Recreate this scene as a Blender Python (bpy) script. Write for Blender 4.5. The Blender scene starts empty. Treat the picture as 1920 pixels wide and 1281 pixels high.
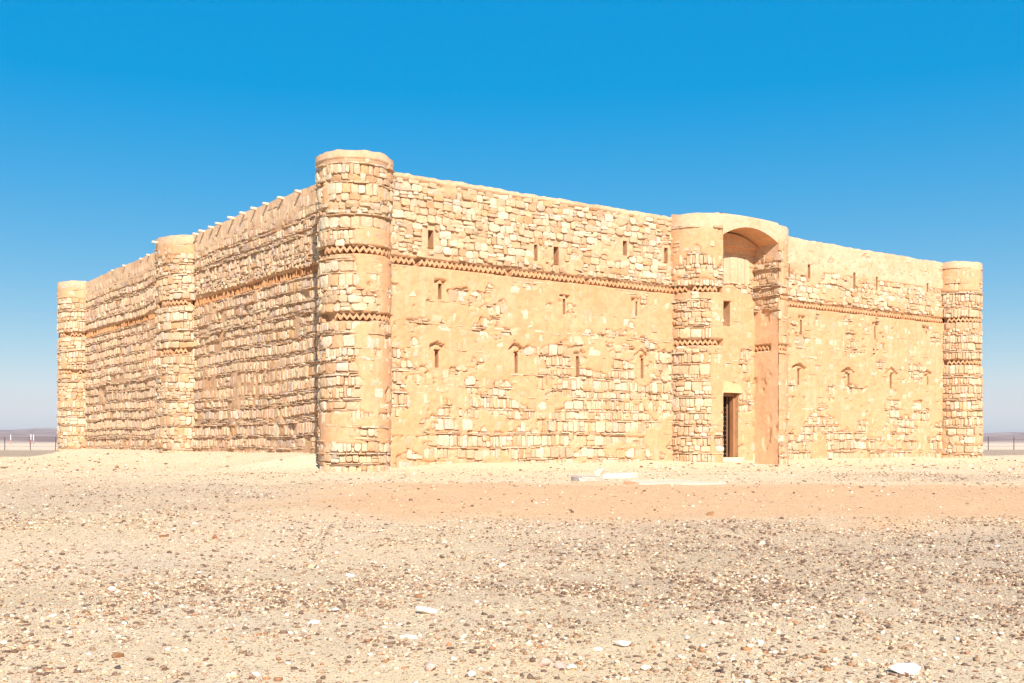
import bpy, math, random
import numpy as np
from mathutils import Vector
R = math.radians
scene = bpy.context.scene
col = scene.collection
# ------------------------------------------------------------------ camera, sky, sun, exposure
CAM = np.array([-16.83, -32.24, 0.98])
FW = np.array([0.585, 0.811]); FW = FW / np.linalg.norm(FW)
RT = np.array([FW[1], -FW[0]])
FPX, CX, HY = 2038.0, 960.0, 828.0          # focal length, centre column and horizon row, in photo pixels
cd = bpy.data.cameras.new('camera'); cam = bpy.data.objects.new('camera', cd); col.objects.link(cam)
cam.location = CAM; cam.rotation_euler = (R(90), 0, -math.atan2(FW[0], FW[1]))
cd.sensor_width = 36; cd.lens = FPX / 1920 * 36; cd.shift_y = (HY - 640.5) / 1920
cd.clip_start = 0.1; cd.clip_end = 20000
scene.camera = cam
SUN_AZ, SUN_EL = R(23.5), R(36)             # azimuth measured from the gate wall's normal towards the side wall
sdir = Vector((-math.sin(SUN_AZ) * math.cos(SUN_EL), -math.cos(SUN_AZ) * math.cos(SUN_EL), math.sin(SUN_EL)))
world = bpy.data.worlds.new('World'); scene.world = world; world.use_nodes = True
wn = world.node_tree; wn.nodes.clear()
SKY_HUE, SKY_SAT, SKY_POW, SKY_MUL = -.022, 2.02, .20, 2.68
sky = wn.nodes.new('ShaderNodeTexSky'); sky.sky_type = 'NISHITA'; sky.sun_disc = False
sky.sun_elevation = SUN_EL; sky.sun_rotation = R(180) + SUN_AZ
sky.altitude = 600; sky.air_density = 1.0; sky.dust_density = 0.1; sky.ozone_density = 4.0
# the sky's own colours, graded evenly over the whole dome: deeper blue, gentler rise in brightness to the horizon
sepc = wn.nodes.new('ShaderNodeSeparateColor'); sepc.mode = 'HSV'; comb = wn.nodes.new('ShaderNodeCombineColor'); comb.mode = 'HSV'
hue = wn.nodes.new('ShaderNodeMath'); hue.operation = 'ADD'; hue.inputs[1].default_value = SKY_HUE
sat = wn.nodes.new('ShaderNodeMath'); sat.operation = 'MULTIPLY'; sat.inputs[1].default_value = SKY_SAT; sat.use_clamp = True; sp_ = wn.nodes.new('ShaderNodeMath'); sp_.operation = 'POWER'; sp_.inputs[1].default_value = 1.95
pw = wn.nodes.new('ShaderNodeMath'); pw.operation = 'POWER'; pw.inputs[1].default_value = SKY_POW
ml = wn.nodes.new('ShaderNodeMath'); ml.operation = 'MULTIPLY'; ml.inputs[1].default_value = SKY_MUL
bg = wn.nodes.new('ShaderNodeBackground'); bg.inputs['Strength'].default_value = 0.11
wo = wn.nodes.new('ShaderNodeOutputWorld'); tnt = wn.nodes.new('ShaderNodeMix'); tnt.data_type = 'RGBA'; tnt.blend_type = 'MULTIPLY'; tnt.inputs['Factor'].default_value = 1; tnt.inputs['B'].default_value = (1.0, .99, 1.06, 1)
for a_, b_ in ((sky.outputs[0], sepc.inputs[0]), (sepc.outputs[0], hue.inputs[0]), (hue.outputs[0], comb.inputs[0]), (sepc.outputs[1], sp_.inputs[0]), (sp_.outputs[0], sat.inputs[0]), (sat.outputs[0], comb.inputs[1]),
               (sepc.outputs[2], pw.inputs[0]), (pw.outputs[0], ml.inputs[0]), (ml.outputs[0], comb.inputs[2]), (comb.outputs[0], tnt.inputs['A']), (tnt.outputs['Result'], bg.inputs['Color'])): wn.links.new(a_, b_)
wn.links.new(bg.outputs[0], wo.inputs['Surface'])
sl = bpy.data.lights.new('sun', 'SUN'); sl.energy = 5.0; sl.angle = R(0.53); sl.color = (1.0, 0.895, 0.80)
so = bpy.data.objects.new('sun', sl); col.objects.link(so); so.location = (-40, -60, 60)
so.rotation_euler = (-sdir).to_track_quat('-Z', 'Y').to_euler()
vs = scene.view_settings; vs.view_transform = 'Standard'; vs.look = 'None'; vs.exposure = 0.8; vs.gamma = 1; vs.use_curve_mapping = False

# ------------------------------------------------------------------ helpers
class Noise:
    def __init__(s, seed): s.t = np.random.default_rng(seed).random((256, 256))
    def one(s, x, y):
        x = np.asarray(x, float); y = np.asarray(y, float)
        xi = np.floor(x).astype(int); yi = np.floor(y).astype(int); fx = x - xi; fy = y - yi
        fx = fx * fx * (3 - 2 * fx); fy = fy * fy * (3 - 2 * fy)
        a = s.t[xi % 256, yi % 256]; b = s.t[(xi + 1) % 256, yi % 256]; c = s.t[xi % 256, (yi + 1) % 256]; d = s.t[(xi + 1) % 256, (yi + 1) % 256]
        return (a * (1 - fx) + b * fx) * (1 - fy) + (c * (1 - fx) + d * fx) * fy
    def __call__(s, x, y, oct=3):
        r = 0; a = 1; tot = 0
        x = np.asarray(x, float); y = np.asarray(y, float)
        for k in range(oct):
            r = r + a * s.one(x * 2 ** k + 17.3 * k, y * 2 ** k + 9.1 * k); tot += a; a *= .5
        return r / tot
def sstep(a, b, x):
    t = np.clip((np.asarray(x, float) - a) / (b - a), 0, 1); return t * t * (3 - 2 * t)
rng = random.Random(7)

def tag(o, label=None, cat=None, group=None, kind=None):
    if label: o['label'] = label
    if cat: o['category'] = cat
    if group: o['group'] = group
    if kind: o['kind'] = kind
    return o
class MB:
    def __init__(s): s.v = []; s.f = []; s.c = []
    def add(s, verts, faces, color=(.5, .5, .5)):
        n = len(s.v); s.v.extend(verts); s.f.extend([tuple(i + n for i in f) for f in faces]); s.c.extend([color] * len(verts))
    def box(s, x0, x1, y0, y1, z0, z1, color=(.5, .5, .5)):
        s.add([(x0, y0, z0), (x1, y0, z0), (x1, y1, z0), (x0, y1, z0), (x0, y0, z1), (x1, y0, z1), (x1, y1, z1), (x0, y1, z1)],
              [(0, 3, 2, 1), (4, 5, 6, 7), (0, 1, 5, 4), (1, 2, 6, 5), (2, 3, 7, 6), (3, 0, 4, 7)], color)
    def build(s, name, mat, parent=None, smooth=False):
        me = bpy.data.meshes.new(name); me.from_pydata([tuple(map(float, p)) for p in s.v], [], s.f)
        if s.v:
            a = me.attributes.new('tint', 'FLOAT_COLOR', 'POINT')
            a.data.foreach_set('color', np.array([(*c[:3], 1.0) for c in s.c], dtype=np.float32).ravel())
        if smooth: me.polygons.foreach_set('use_smooth', [True] * len(me.polygons))
        me.materials.append(mat); me.update()
        o = bpy.data.objects.new(name, me); col.objects.link(o)
        if parent: o.parent = parent
        return o
def np_mesh(name, V, Fq, C, mat, parent=None, smooth=False):
    me = bpy.data.meshes.new(name); k = Fq.shape[1]
    me.vertices.add(len(V)); me.vertices.foreach_set('co', np.asarray(V, np.float32).ravel())
    me.loops.add(Fq.size); me.loops.foreach_set('vertex_index', Fq.astype(np.int32).ravel())
    me.polygons.add(len(Fq)); me.polygons.foreach_set('loop_start', np.arange(0, Fq.size, k, dtype=np.int32))
    if smooth: me.polygons.foreach_set('use_smooth', np.ones(len(Fq), bool))
    a = me.attributes.new('tint', 'FLOAT_COLOR', 'POINT')
    a.data.foreach_set('color', np.concatenate([C, np.ones((len(C), 1))], 1).astype(np.float32).ravel())
    me.update(calc_edges=True); me.validate()
    me.materials.append(mat)
    o = bpy.data.objects.new(name, me); col.objects.link(o)
    if parent: o.parent = parent
    return o

# ------------------------------------------------------------------ materials
def mat_base(name, rough=.95):
    m = bpy.data.materials.new(name); m.use_nodes = True; n = m.node_tree; b = n.nodes['Principled BSDF']
    b.inputs['Roughness'].default_value = rough; b.inputs['Specular IOR Level'].default_value = .15
    return m, n, b
def N(n, t, **kw):
    x = n.nodes.new(t)
    for k, v in kw.items():
        if hasattr(x, k): setattr(x, k, v)
        else: x.inputs[k.replace('_', ' ')].default_value = v
    return x
def coords(n, scale=(1, 1, 1)):
    g = N(n, 'ShaderNodeNewGeometry'); mp = N(n, 'ShaderNodeMapping'); mp.inputs['Scale'].default_value = scale
    n.links.new(g.outputs['Position'], mp.inputs['Vector']); return mp.outputs[0]
def noise(n, scale, detail=4, rough=.55, vec=None):
    t = N(n, 'ShaderNodeTexNoise'); t.inputs['Scale'].default_value = scale; t.inputs['Detail'].default_value = detail; t.inputs['Roughness'].default_value = rough
    n.links.new(vec if vec is not None else coords(n), t.inputs['Vector']); return t.outputs['Fac']
def mapr(n, v, a, b, c, d):
    r = N(n, 'ShaderNodeMapRange'); n.links.new(v, r.inputs['Value'])
    for k, x in zip(('From Min', 'From Max', 'To Min', 'To Max'), (a, b, c, d)): r.inputs[k].default_value = x
    return r.outputs['Result']
def mix(n, f, a, b, mode='MIX'):
    x = N(n, 'ShaderNodeMix'); x.data_type = 'RGBA'; x.blend_type = mode
    for sock, v in ((x.inputs['Factor'], f), (x.inputs['A'], a), (x.inputs['B'], b)):
        if hasattr(v, 'is_output'): n.links.new(v, sock)
        elif sock.type == 'VALUE': sock.default_value = v
        else: sock.default_value = (*v, 1) if len(v) == 3 else v
    return x.outputs['Result']
def attr(n):
    a = N(n, 'ShaderNodeAttribute'); a.attribute_name = 'tint'; return a.outputs['Color']
def gray(n, v):
    c = N(n, 'ShaderNodeCombineColor')
    for i in range(3): n.links.new(v, c.inputs[i])
    return c.outputs[0]
def bump(n, b, h, strength, dist):
    x = N(n, 'ShaderNodeBump'); x.inputs['Strength'].default_value = strength; x.inputs['Distance'].default_value = dist
    n.links.new(h, x.inputs['Height']); n.links.new(x.outputs[0], b.inputs['Normal'])
def stone_mat(name, wash=.35, dist=.035):
    m, n, b = mat_base(name)
    c = attr(n)
    c = mix(n, 1.0, c, gray(n, mapr(n, noise(n, 9, 5, .65), .25, .75, .78, 1.18)), 'MULTIPLY')
    w = mapr(n, noise(n, 2.6, 5, .65), .5, .72, 0, wash)
    c = mix(n, w, c, (.55, .35, .19))
    n.links.new(c, b.inputs['Base Color'])
    bump(n, b, noise(n, 22, 6, .7), .7, dist); return m
def plaster_mat(name, dist=.03):
    m, n, b = mat_base(name)
    c = attr(n)
    c = mix(n, mapr(n, noise(n, .9, 5, .6), .42, .68, 0, .55), c, (.58, .37, .22))
    c = mix(n, mapr(n, noise(n, .55, 6, .68), .50, .66, 0, .6), c, (.50, .265, .125))
    c = mix(n, mapr(n, noise(n, 1.7, 6, .7), .60, .74, 0, .45), c, (.40, .29, .20))
    st = noise(n, 1.0, 4, .6, coords(n, (3.2, 3.2, .18)))
    c = mix(n, mapr(n, st, .56, .72, 0, .4), c, (.61, .45, .30))
    c = mix(n, 1.0, c, gray(n, mapr(n, noise(n, 7, 6, .7), .25, .75, .80, 1.16)), 'MULTIPLY')
    n.links.new(c, b.inputs['Base Color'])
    hgt = N(n, 'ShaderNodeMath', operation='ADD'); n.links.new(noise(n, 30, 5, .7), hgt.inputs[0]); n.links.new(noise(n, 5, 4, .6), hgt.inputs[1])
    bump(n, b, hgt.outputs[0], .6, dist); return m
def wood_mat(name, c1, c2):
    m, n, b = mat_base(name, .75)
    g = noise(n, 1.0, 5, .6, coords(n, (40, 40, 2.2)))
    n.links.new(mix(n, mapr(n, g, .3, .7, 0, 1), c1, c2), b.inputs['Base Color']); bump(n, b, g, .4, .01); return m
def plain_mat(name, c, rough=.8, metal=0, var=.2):
    m, n, b = mat_base(name, rough); b.inputs['Metallic'].default_value = metal
    n.links.new(mix(n, 1.0, c, gray(n, mapr(n, noise(n, 14, 4, .6), .3, .7, 1 - var, 1 + var)), 'MULTIPLY'), b.inputs['Base Color']); return m
M_STONE = stone_mat('weathered_limestone', .8, .05); M_PLAST = plaster_mat('mud_plaster'); M_WOODB = wood_mat('brown_wood', (.28, .13, .06), (.42, .22, .11))
M_DARK = wood_mat('dark_wood', (.018, .012, .009), (.035, .022, .015)); M_STUD = plain_mat('studs', (.55, .5, .42), .45, .6)
M_INT = plain_mat('interior_plaster', (.30, .2, .12)); M_POST = plain_mat('rusty_steel', (.09, .06, .05), .7)
M_ROCK = stone_mat('loose_rock', .25, .02); M_WHITE = plain_mat('white_paint', (.8, .8, .78), .6); M_RED = plain_mat('red_paint', (.5, .24, .19), .6)

PLA = np.array((.57, .318, .165)); MORT = np.array((.46, .295, .17)); PALE = np.array((.58, .41, .27))
PAL_FRONT = [((.62, .50, .36), 5), ((.56, .41, .26), 6), ((.53, .36, .225), 4), ((.53, .43, .33), 1), ((.54, .325, .175), 2)]
PAL_LEFT = [((.62, .455, .295), 5), ((.58, .40, .25), 6), ((.56, .39, .28), 3), ((.50, .38, .30), 1), ((.65, .52, .375), 1.2), ((.53, .30, .15), .6)]
def pick(pal):
    c = rng.choices([p[0] for p in pal], [p[1] for p in pal])[0]; k = rng.uniform(.9, 1.07)
    return tuple(min(.8, x * k * rng.uniform(.97, 1.03)) for x in c)

# ------------------------------------------------------------------ terrain
tn = Noise(3)
def cam_coords(x, y):
    dx = np.asarray(x, float) - CAM[0]; dy = np.asarray(y, float) - CAM[1]
    return dx * RT[0] + dy * RT[1], dx * FW[0] + dy * FW[1]
def H(x, y):
    x = np.asarray(x, float); y = np.asarray(y, float)
    lat, t = cam_coords(x, y)
    z = -.52 + .52 * sstep(11, 31, t)
    z = z + .20 * np.exp(-((t - 16.5) / 3.0) ** 2) * sstep(-1.5, -6, lat) - .05 * np.exp(-((t - 22) / 3) ** 2) * sstep(-1, -6, lat)
    # dust banked against the side wall and the gate wall
    dl = np.maximum(-x, 0) + np.maximum(2.2 - y, 0) * 1.5 + np.maximum(y - 33.5, 0) * .8
    z = z + np.where(x < 1, .56 * np.exp(-(dl / 2.6) ** 2), 0) * sstep(60, 30, y)
    df = np.maximum(-y, 0) + np.maximum(3 - x, 0) * 1.2
    z = z + .2 * np.exp(-(df / 2.2) ** 2) * (1 - .9 * np.exp(-((x - 19.3) / 2.2) ** 2)) * (y < 1.5)
    z = z + (tn(x * .45, y * .45, 3) - .5) * .12 + (tn(x * 2.3 + 50, y * 2.3, 2) - .5) * .03
    return z
def zones(x, y):
    lat, t = cam_coords(x, y)
    w = (tn(np.asarray(x) * .5 + 20, np.asarray(y) * .5, 3) - .5)
    tw = t + w * 3.0
    track = (.85 + .9 * (tn(np.asarray(x) * 1.7 + 5, np.asarray(y) * 1.7, 3) - .25)) * sstep(16.0, 20.0, tw + .12 * (lat + 2) * (lat < -2)) * sstep(28.0, 25.5, tw) * sstep(-7, -2.5, lat + w * 3)
    dark = sstep(7.6, 10.5, tw) * sstep(19, 16.5, tw) * (.35 + .65 * sstep(-2.5, 3.5, lat + w * 4))
    dark = np.maximum(dark, sstep(18.5, 20.5, tw) * sstep(31, 25, tw) * sstep(-2.5, -6, lat + w * 4) * .85)
    dark = np.maximum(dark, sstep(27, 29, tw) * sstep(34, 31, tw) * sstep(6, 12, lat + w * 5) * .7)
    track = np.clip(track, 0, 1); dark = dark * (1 - track * .9)
    far_dark = sstep(66, 74, t) * sstep(128, 118, t + w * 20)
    dust = np.exp(-(np.maximum(-np.asarray(x), 0) / 3.5) ** 2) * (np.asarray(y) > 0) + np.exp(-(np.maximum(-np.asarray(y), 0) / 3.0) ** 2) * (np.asarray(x) > 0)
    return track, dark, far_dark, np.clip(dust, 0, 1), lat, t
def ground_point(px, py):
    """Where the ray through a photo pixel meets the ground."""
    d = np.array([FW[0] + RT[0] * (px - CX) / FPX, FW[1] + RT[1] * (px - CX) / FPX, (HY - py) / FPX])
    t = 5.0
    for k in range(4000):
        p = CAM + d * t
        if p[2] <= float(H(p[0], p[1])): break
        t += .02
    return p[0], p[1], float(H(p[0], p[1])), t

M_GROUND, n, b = mat_base('desert_gravel')
at = attr(n)                                   # r: loose dark gravel cover, g: orange track, b: dust
sp = N(n, 'ShaderNodeSeparateColor'); n.links.new(at, sp.inputs[0])
base = mix(n, mapr(n, noise(n, .35, 5, .6), .35, .65, 0, 1), (.80, .585, .335), (.80, .60, .385))
base = mix(n, mapr(n, sp.outputs[1], 0, 1, 0, 1.0), base, (.74, .44, .225))
base = mix(n, mapr(n, sp.outputs[2], -1, 0, .75, 0), base, (.27, .18, .13))
base = mix(n, sp.outputs[2], base, (.78, .58, .40))
base = mix(n, 1.0, base, gray(n, mapr(n, noise(n, 5, 6, .7), .25, .75, .85, 1.12)), 'MULTIPLY')
def speck(scale, cover, dens):
    v = N(n, 'ShaderNodeTexVoronoi'); v.inputs['Scale'].default_value = scale; v.inputs['Randomness'].default_value = 1
    n.links.new(coords(n, (1, 1, 1)), v.inputs['Vector'])
    s2 = N(n, 'ShaderNodeSeparateColor'); n.links.new(v.outputs['Color'], s2.inputs[0])
    near = N(n, 'ShaderNodeMath', operation='LESS_THAN'); n.links.new(v.outputs['Distance'], near.inputs[0]); near.inputs[1].default_value = cover
    th = N(n, 'ShaderNodeMath', operation='LESS_THAN'); n.links.new(s2.outputs[0], th.inputs[0]); n.links.new(dens, th.inputs[1])
    m = N(n, 'ShaderNodeMath', operation='MULTIPLY'); n.links.new(near.outputs[0], m.inputs[0]); n.links.new(th.outputs[0], m.inputs[1])
    r = N(n, 'ShaderNodeValToRGB'); n.links.new(s2.outputs[1], r.inputs[0]); r.color_ramp.interpolation = 'CONSTANT'
    e = r.color_ramp.elements; e[0].position = 0; e[0].color = (.20, .13, .085, 1); e[1].position = .38; e[1].color = (.36, .24, .15, 1)
    for p, c in ((.6, (.50, .35, .23, 1)), (.74, (.76, .64, .48, 1)), (.93, (.40, .20, .1, 1))):
        q = e.new(p); q.color = c
    return m.outputs[0], r.outputs[0], v.outputs['Distance']
dens = mapr(n, sp.outputs[0], 0, 1, .12, .50)
dens2 = mapr(n, sp.outputs[0], 0, 1, .24, .72)
base = mix(n, mapr(n, sp.outputs[0], 0, 1, 0, .25), base, (.60, .41, .25))
for sc, cv in ((17, .34), (40, .38), (80, .40), (130, .42)):
    f, c, dist = speck(sc, cv, dens if sc < 30 else dens2); base = mix(n, f, base, c)
n.links.new(base, b.inputs['Base Color'])
bump(n, b, noise(n, 45, 5, .7), .8, .03)

def make_ground():
    # one sheet: fine near the camera and the castle, coarse out to the horizon
    def axis(lo, hi, fine_lo, fine_hi, step):
        a = list(np.arange(fine_lo, fine_hi, step)); s = step; x = fine_hi
        while x < hi: a.append(x); s *= 1.25; x += s
        s = step; x = fine_lo - step
        while x > lo: a.insert(0, x); s *= 1.25; x -= s
        return np.array([lo] + a + [hi])
    lats = axis(-4500, 4500, -34, 34, .3); ts = axis(-200, 4600, 3, 70, .3)
    L, T = np.meshgrid(lats, ts); X = CAM[0] + RT[0] * L + FW[0] * T; Y = CAM[1] + RT[1] * L + FW[1] * T
    Z = H(X, Y); tr, dk, fd, du, _, _ = zones(X, Y)
    inside = (X > .6) & (Y > .6) & (X < 33.8) & (Y < 33.8); Z = np.where(inside, -.3, Z)
    Z = np.where(T > 150, .05 + 0 * Z, Z)
    V = np.stack([X, Y, Z], -1).reshape(-1, 3)
    C = np.stack([np.clip(np.maximum(dk, fd * 1.0), 0, 1), np.clip(tr, 0, 1), np.where(fd > .02, -fd, np.clip(du * .45 + sstep(125, 150, T) * 1.0, 0, 1))], -1).reshape(-1, 3)
    nl, nt = len(lats), len(ts); i = np.arange(nt * nl).reshape(nt, nl)
    F = np.stack([i[:-1, :-1], i[:-1, 1:], i[1:, 1:], i[1:, :-1]], -1).reshape(-1, 4)
    o = np_mesh('ground', V, F, C, M_GROUND, smooth=True); tag(o, 'stony beige desert ground with an orange dirt track', 'ground', kind='structure')
make_ground()

M_HILL, n, b = mat_base('far_hills')
hb = noise(n, .012, 5, .6, coords(n, (1, 1, 6)))
n.links.new(mix(n, mapr(n, hb, .45, .62, 0, 1), (.25, .15, .12), (.48, .34, .26)), b.inputs['Base Color'])
def make_hills():
    hn = Noise(11); ang = np.linspace(-R(42), R(42), 260); rr = np.array([1150, 1400, 1700, 2000, 2300, 2600, 3000, 3600])
    prof = np.array([-1, 3, 7, 12, 17, 22, 26, 10])
    A, Q = np.meshgrid(ang, rr); K = np.meshgrid(ang, np.arange(len(rr)))[1]
    Lx = np.sin(A) * Q; Ty = np.cos(A) * Q
    Z = prof[K] * (.55 + .9 * hn(A * 9 + 3, Q * .0015, 4)) * (.8 + .35 * sstep(.1, -.35, A))
    Z[0] = -1
    X = CAM[0] + RT[0] * Lx + FW[0] * Ty; Y = CAM[1] + RT[1] * Lx + FW[1] * Ty
    V = np.stack([X, Y, Z], -1).reshape(-1, 3); nt, nl = A.shape; i = np.arange(nt * nl).reshape(nt, nl)
    F = np.stack([i[:-1, :-1], i[:-1, 1:], i[1:, 1:], i[1:, :-1]], -1).reshape(-1, 4)
    o = np_mesh('hills', V, F, np.ones((len(V), 3)) * .4, M_HILL, smooth=True); tag(o, 'low mauve brown hills along the horizon', 'hills', kind='structure')
make_hills()

# ------------------------------------------------------------------ the castle: surfaces
castle = bpy.data.objects.new('castle', None); col.objects.link(castle)
tag(castle, 'square sandstone desert castle with round towers and a tall arched gate', 'castle')
HAZE = .00016
WT = 10.15                                              # wall height
CW = (.7853, .585)
def front_px(px, py, out=0.0):
    """photo pixel -> (distance along the gate wall, height) on that wall's plane"""
    u = (px - CX) / FPX
    dx, dy = FW + RT * u
    t = (-out - CAM[1]) / dy; return CAM[0] + dx * t, CAM[2] + (HY - py) / FPX * t
class Wall:
    def __init__(s, kind): s.kind = kind
    def P(s, a, z, o):
        return (a, -o, z) if s.kind == 'front' else (-o, a, z)
    flip = property(lambda s: s.kind != 'front')
    def normal(s, a): return (0, -1) if s.kind == 'front' else (-1, 0)
class Round:
    def __init__(s, cx, cy, a, b, a0, a1, rz=None):     # half width a along x, b along y; angles in degrees
        s.c = (cx, cy); s.a = a; s.b = b; s.rz = rz or (lambda z: 1.0); s.flip = False
        th = np.linspace(R(a0), R(a1), 400); x = a * np.cos(th); y = b * np.sin(th)
        d = np.concatenate([[0], np.cumsum(np.hypot(np.diff(x), np.diff(y)))]); s.th = th; s.d = d; s.len = d[-1]
    def ang(s, q): return np.interp(q, s.d, s.th)
    def P(s, q, z, o):
        t = float(s.ang(q)); k = s.rz(z); c, n = math.cos(t), math.sin(t); nx, ny = c / s.a, n / s.b; l = math.hypot(nx, ny)
        return (s.c[0] + s.a * c * k + nx / l * o, s.c[1] + s.b * n * k + ny / l * o, z)
    def normal(s, q):
        t = float(s.ang(q)); nx, ny = math.cos(t) / s.a, math.sin(t) / s.b; l = math.hypot(nx, ny); return nx / l, ny / l

stones = []                                             # (part, verts, faces, colour, apparent size)
def add_stone(part, surf, s0, s1, z0, z1, prot, color, round_=.35, tilt=.05):
    hs_, hz = (s1 - s0) / 2, (z1 - z0) / 2; sc, zc = (s0 + s1) / 2, (z0 + z1) / 2
    if hs_ < .015 or hz < .012: return
    pts = []
    for sx, sz, first in ((1, -1, 0), (1, 1, 1), (-1, 1, 0), (-1, -1, 1)):
        c1 = rng.uniform(.08, round_ + .1); c2 = rng.uniform(.08, round_ + .1)
        A = (sx * hs_ * rng.uniform(.88, 1.06), sz * hz * (1 - c1)); B = (sx * hs_ * (1 - c2), sz * hz * rng.uniform(.86, 1.08))
        pts += [B, A] if first == 0 else [A, B]
    ts, tz = rng.uniform(-tilt, tilt), rng.uniform(-tilt, tilt)
    bev = min(.02, .25 * min(hs_, hz)); ins = rng.uniform(.84, .93)
    V = [surf.P(sc + p, zc + q, -.10) for p, q in pts]
    V += [surf.P(sc + p, zc + q, prot - bev + ts * p / max(hs_, .1) * .25 + tz * q / max(hz, .1) * .25) for p, q in pts]
    V += [surf.P(sc + p * ins, zc + q * ins, prot + rng.uniform(-.014, .014) + ts * p / max(hs_, .1) * .25 + tz * q / max(hz, .1) * .25) for p, q in pts]
    V.append(surf.P(sc + rng.uniform(-.2, .2) * hs_, zc + rng.uniform(-.2, .2) * hz, prot + rng.uniform(0, .02)))
    F = []
    for i in range(8):
        j = (i + 1) % 8
        F += [(i, j, 8 + j, 8 + i), (8 + i, 8 + j, 16 + j, 16 + i), (16 + i, 16 + j, 24)]
    if surf.flip: F = [f[::-1] for f in F]
    p = np.array(surf.P(sc, zc, 0)); v = CAM - p; nx, ny = surf.normal(sc); D = np.linalg.norm(v)
    face = (v[0] * nx + v[1] * ny) / D
    stones.append((part, V, F, color, 4 * hs_ * hz * max(face, 0) / D ** 2))
def holes_hit(holes, s0, s1, z0, z1, m=.02):
    return any(s1 > h[0] - m and s0 < h[1] + m and z1 > h[2] - m and z0 < h[3] + m for h in holes)
wv = Noise(21)
def lay(part, surf, sA, sB, z0, z1, pal, T, holes=(), style='course', prot=(.05, .12), ledge=(.03, .14), skip=None, wave=.06, hh_=(.24, .42), nl_=(1, 1, 2, 3)):
    """Lay masonry on a surface. T(s,z) is the plaster's thickness: a stone that it covers is left out."""
    z = z0; k = 0
    def put(a, b, lo, hi, pr, rd=.35, tilt=.05):
        m = (a + b) / 2; w = (float(wv(m * .35, (lo + hi) * .21, 2)) - .5) * 2 * wave
        lo += w; hi += w; mz = (lo + hi) / 2
        if hi > z1 + .06 or lo < z0 - .1: return
        if holes_hit(holes, a, b, lo, hi): return
        if skip and skip(m, mz): return
        if float(T(m, mz)) > pr + .006 and float(T(a + .04, lo + .04)) > pr and float(T(b - .04, hi - .04)) > pr: return
        add_stone(part, surf, a, b, lo, hi, pr, pick(pal), rd, tilt)
    while z < z1:
        if style == 'rubble' or (style == 'mixed' and rng.random() < .45):
            h = rng.uniform(.12, .29); s = sA + rng.uniform(-.1, .1)
            while s < sB:
                w = h * rng.uniform(.7, 1.9); zz = z + rng.uniform(-.04, .04)
                if rng.random() < .22:
                    put(s, s + w - .015, zz, zz + h * .48, rng.uniform(*prot), .5, .12); put(s, s + w * .9, zz + h * .5, zz + h * .98, rng.uniform(*prot), .5, .12)
                else: put(s, s + w - rng.uniform(.0, .02), zz, zz + h * rng.uniform(.92, 1.12), rng.uniform(*prot), .55, .12)
                s += w
            z += h
        else:
            h = rng.uniform(*hh_); s = sA + rng.uniform(-.1, .05); run = 0; kind = 0
            while s < sB:
                if run <= 0: run = rng.randint(2, 9); kind = rng.random()
                run -= 1
                w = rng.uniform(.09, .17) if kind < .5 else (rng.uniform(.15, .28) if kind < .85 else rng.uniform(.28, .5))
                if rng.random() < .12:
                    put(s, s + w - .01, z, z + h * .5, rng.uniform(*prot), .4); put(s, s + w - .01, z + h * .52, z + h, rng.uniform(*prot), .4)
                else: put(s, s + w - rng.uniform(.0, .014), z + rng.uniform(-.03, .03), z + h * rng.uniform(.84, 1.05), rng.uniform(*prot), rng.uniform(.2, .6))
                s += w
            z += h + .008
            for l in range(rng.choice(nl_)):
                hh = rng.uniform(.035, .075); s = sA + rng.uniform(-.2, 0); base = rng.uniform(*ledge)
                while s < sB:
                    w = rng.uniform(.14, .62)
                    if rng.random() < .9: put(s, s + w - .012, z + rng.uniform(-.012, .012), z + hh * rng.uniform(.75, 1.05), max(.01, base + rng.uniform(-.045, .05)), .3, .03)
                    s += w
                z += hh
            z += .006
        k += 1

def grid(name, surf, sa, za, T, holes, tint, parent, mat=None):
    """Backing of mortar and plaster: a sheet whose relief is T(s,z), with real openings."""
    mat = mat or M_PLAST
    sa = np.unique(np.round(np.concatenate([sa] + [np.array(h[:2]) for h in holes]), 4)); za = np.unique(np.round(np.concatenate([za] + [np.array(h[2:4]) for h in holes]), 4))
    S, Z = np.meshgrid(sa, za); O = np.array(T(S, Z), float) + np.zeros_like(S)
    keep = np.ones((len(za) - 1, len(sa) - 1), bool); cs = (sa[:-1] + sa[1:]) / 2; cz = (za[:-1] + za[1:]) / 2
    for h in holes:
        keep &= ~(((cs > h[0]) & (cs < h[1]))[None, :] & ((cz > h[2]) & (cz < h[3]))[:, None])
        edge = (S >= h[0] - 1e-3) & (S <= h[1] + 1e-3) & (Z >= h[2] - 1e-3) & (Z <= h[3] + 1e-3); O[edge] = .06
    V = np.array([surf.P(a, z, o) for a, z, o in zip(S.ravel(), Z.ravel(), O.ravel())])
    i = np.arange(S.size).reshape(S.shape); F = np.stack([i[:-1, :-1], i[:-1, 1:], i[1:, 1:], i[1:, :-1]], -1)[keep]
    if surf.flip: F = F[:, ::-1]
    C = tint(S, Z, O).reshape(-1, 3)
    o = np_mesh(name, V, F, C, mat, parent, smooth=True)
    for h in holes:                                     # reveals
        mb = MB()
        dp = h[4]; q = [(h[0], h[2]), (h[1], h[2]), (h[1], h[3]), (h[0], h[3])]
        A = [surf.P(a, z, .06) for a, z in q]; B = [surf.P(a, z, -dp) for a, z in q]
        f = [(i, (i + 1) % 4, 4 + (i + 1) % 4, 4 + i) for i in range(4)]
        if len(h) > 5 and h[5]: f.append((4, 5, 6, 7))
        mb.add(A + B, f, tuple(PLA * .9)); mb.build('window_reveal', mat, o)
    return o

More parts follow.
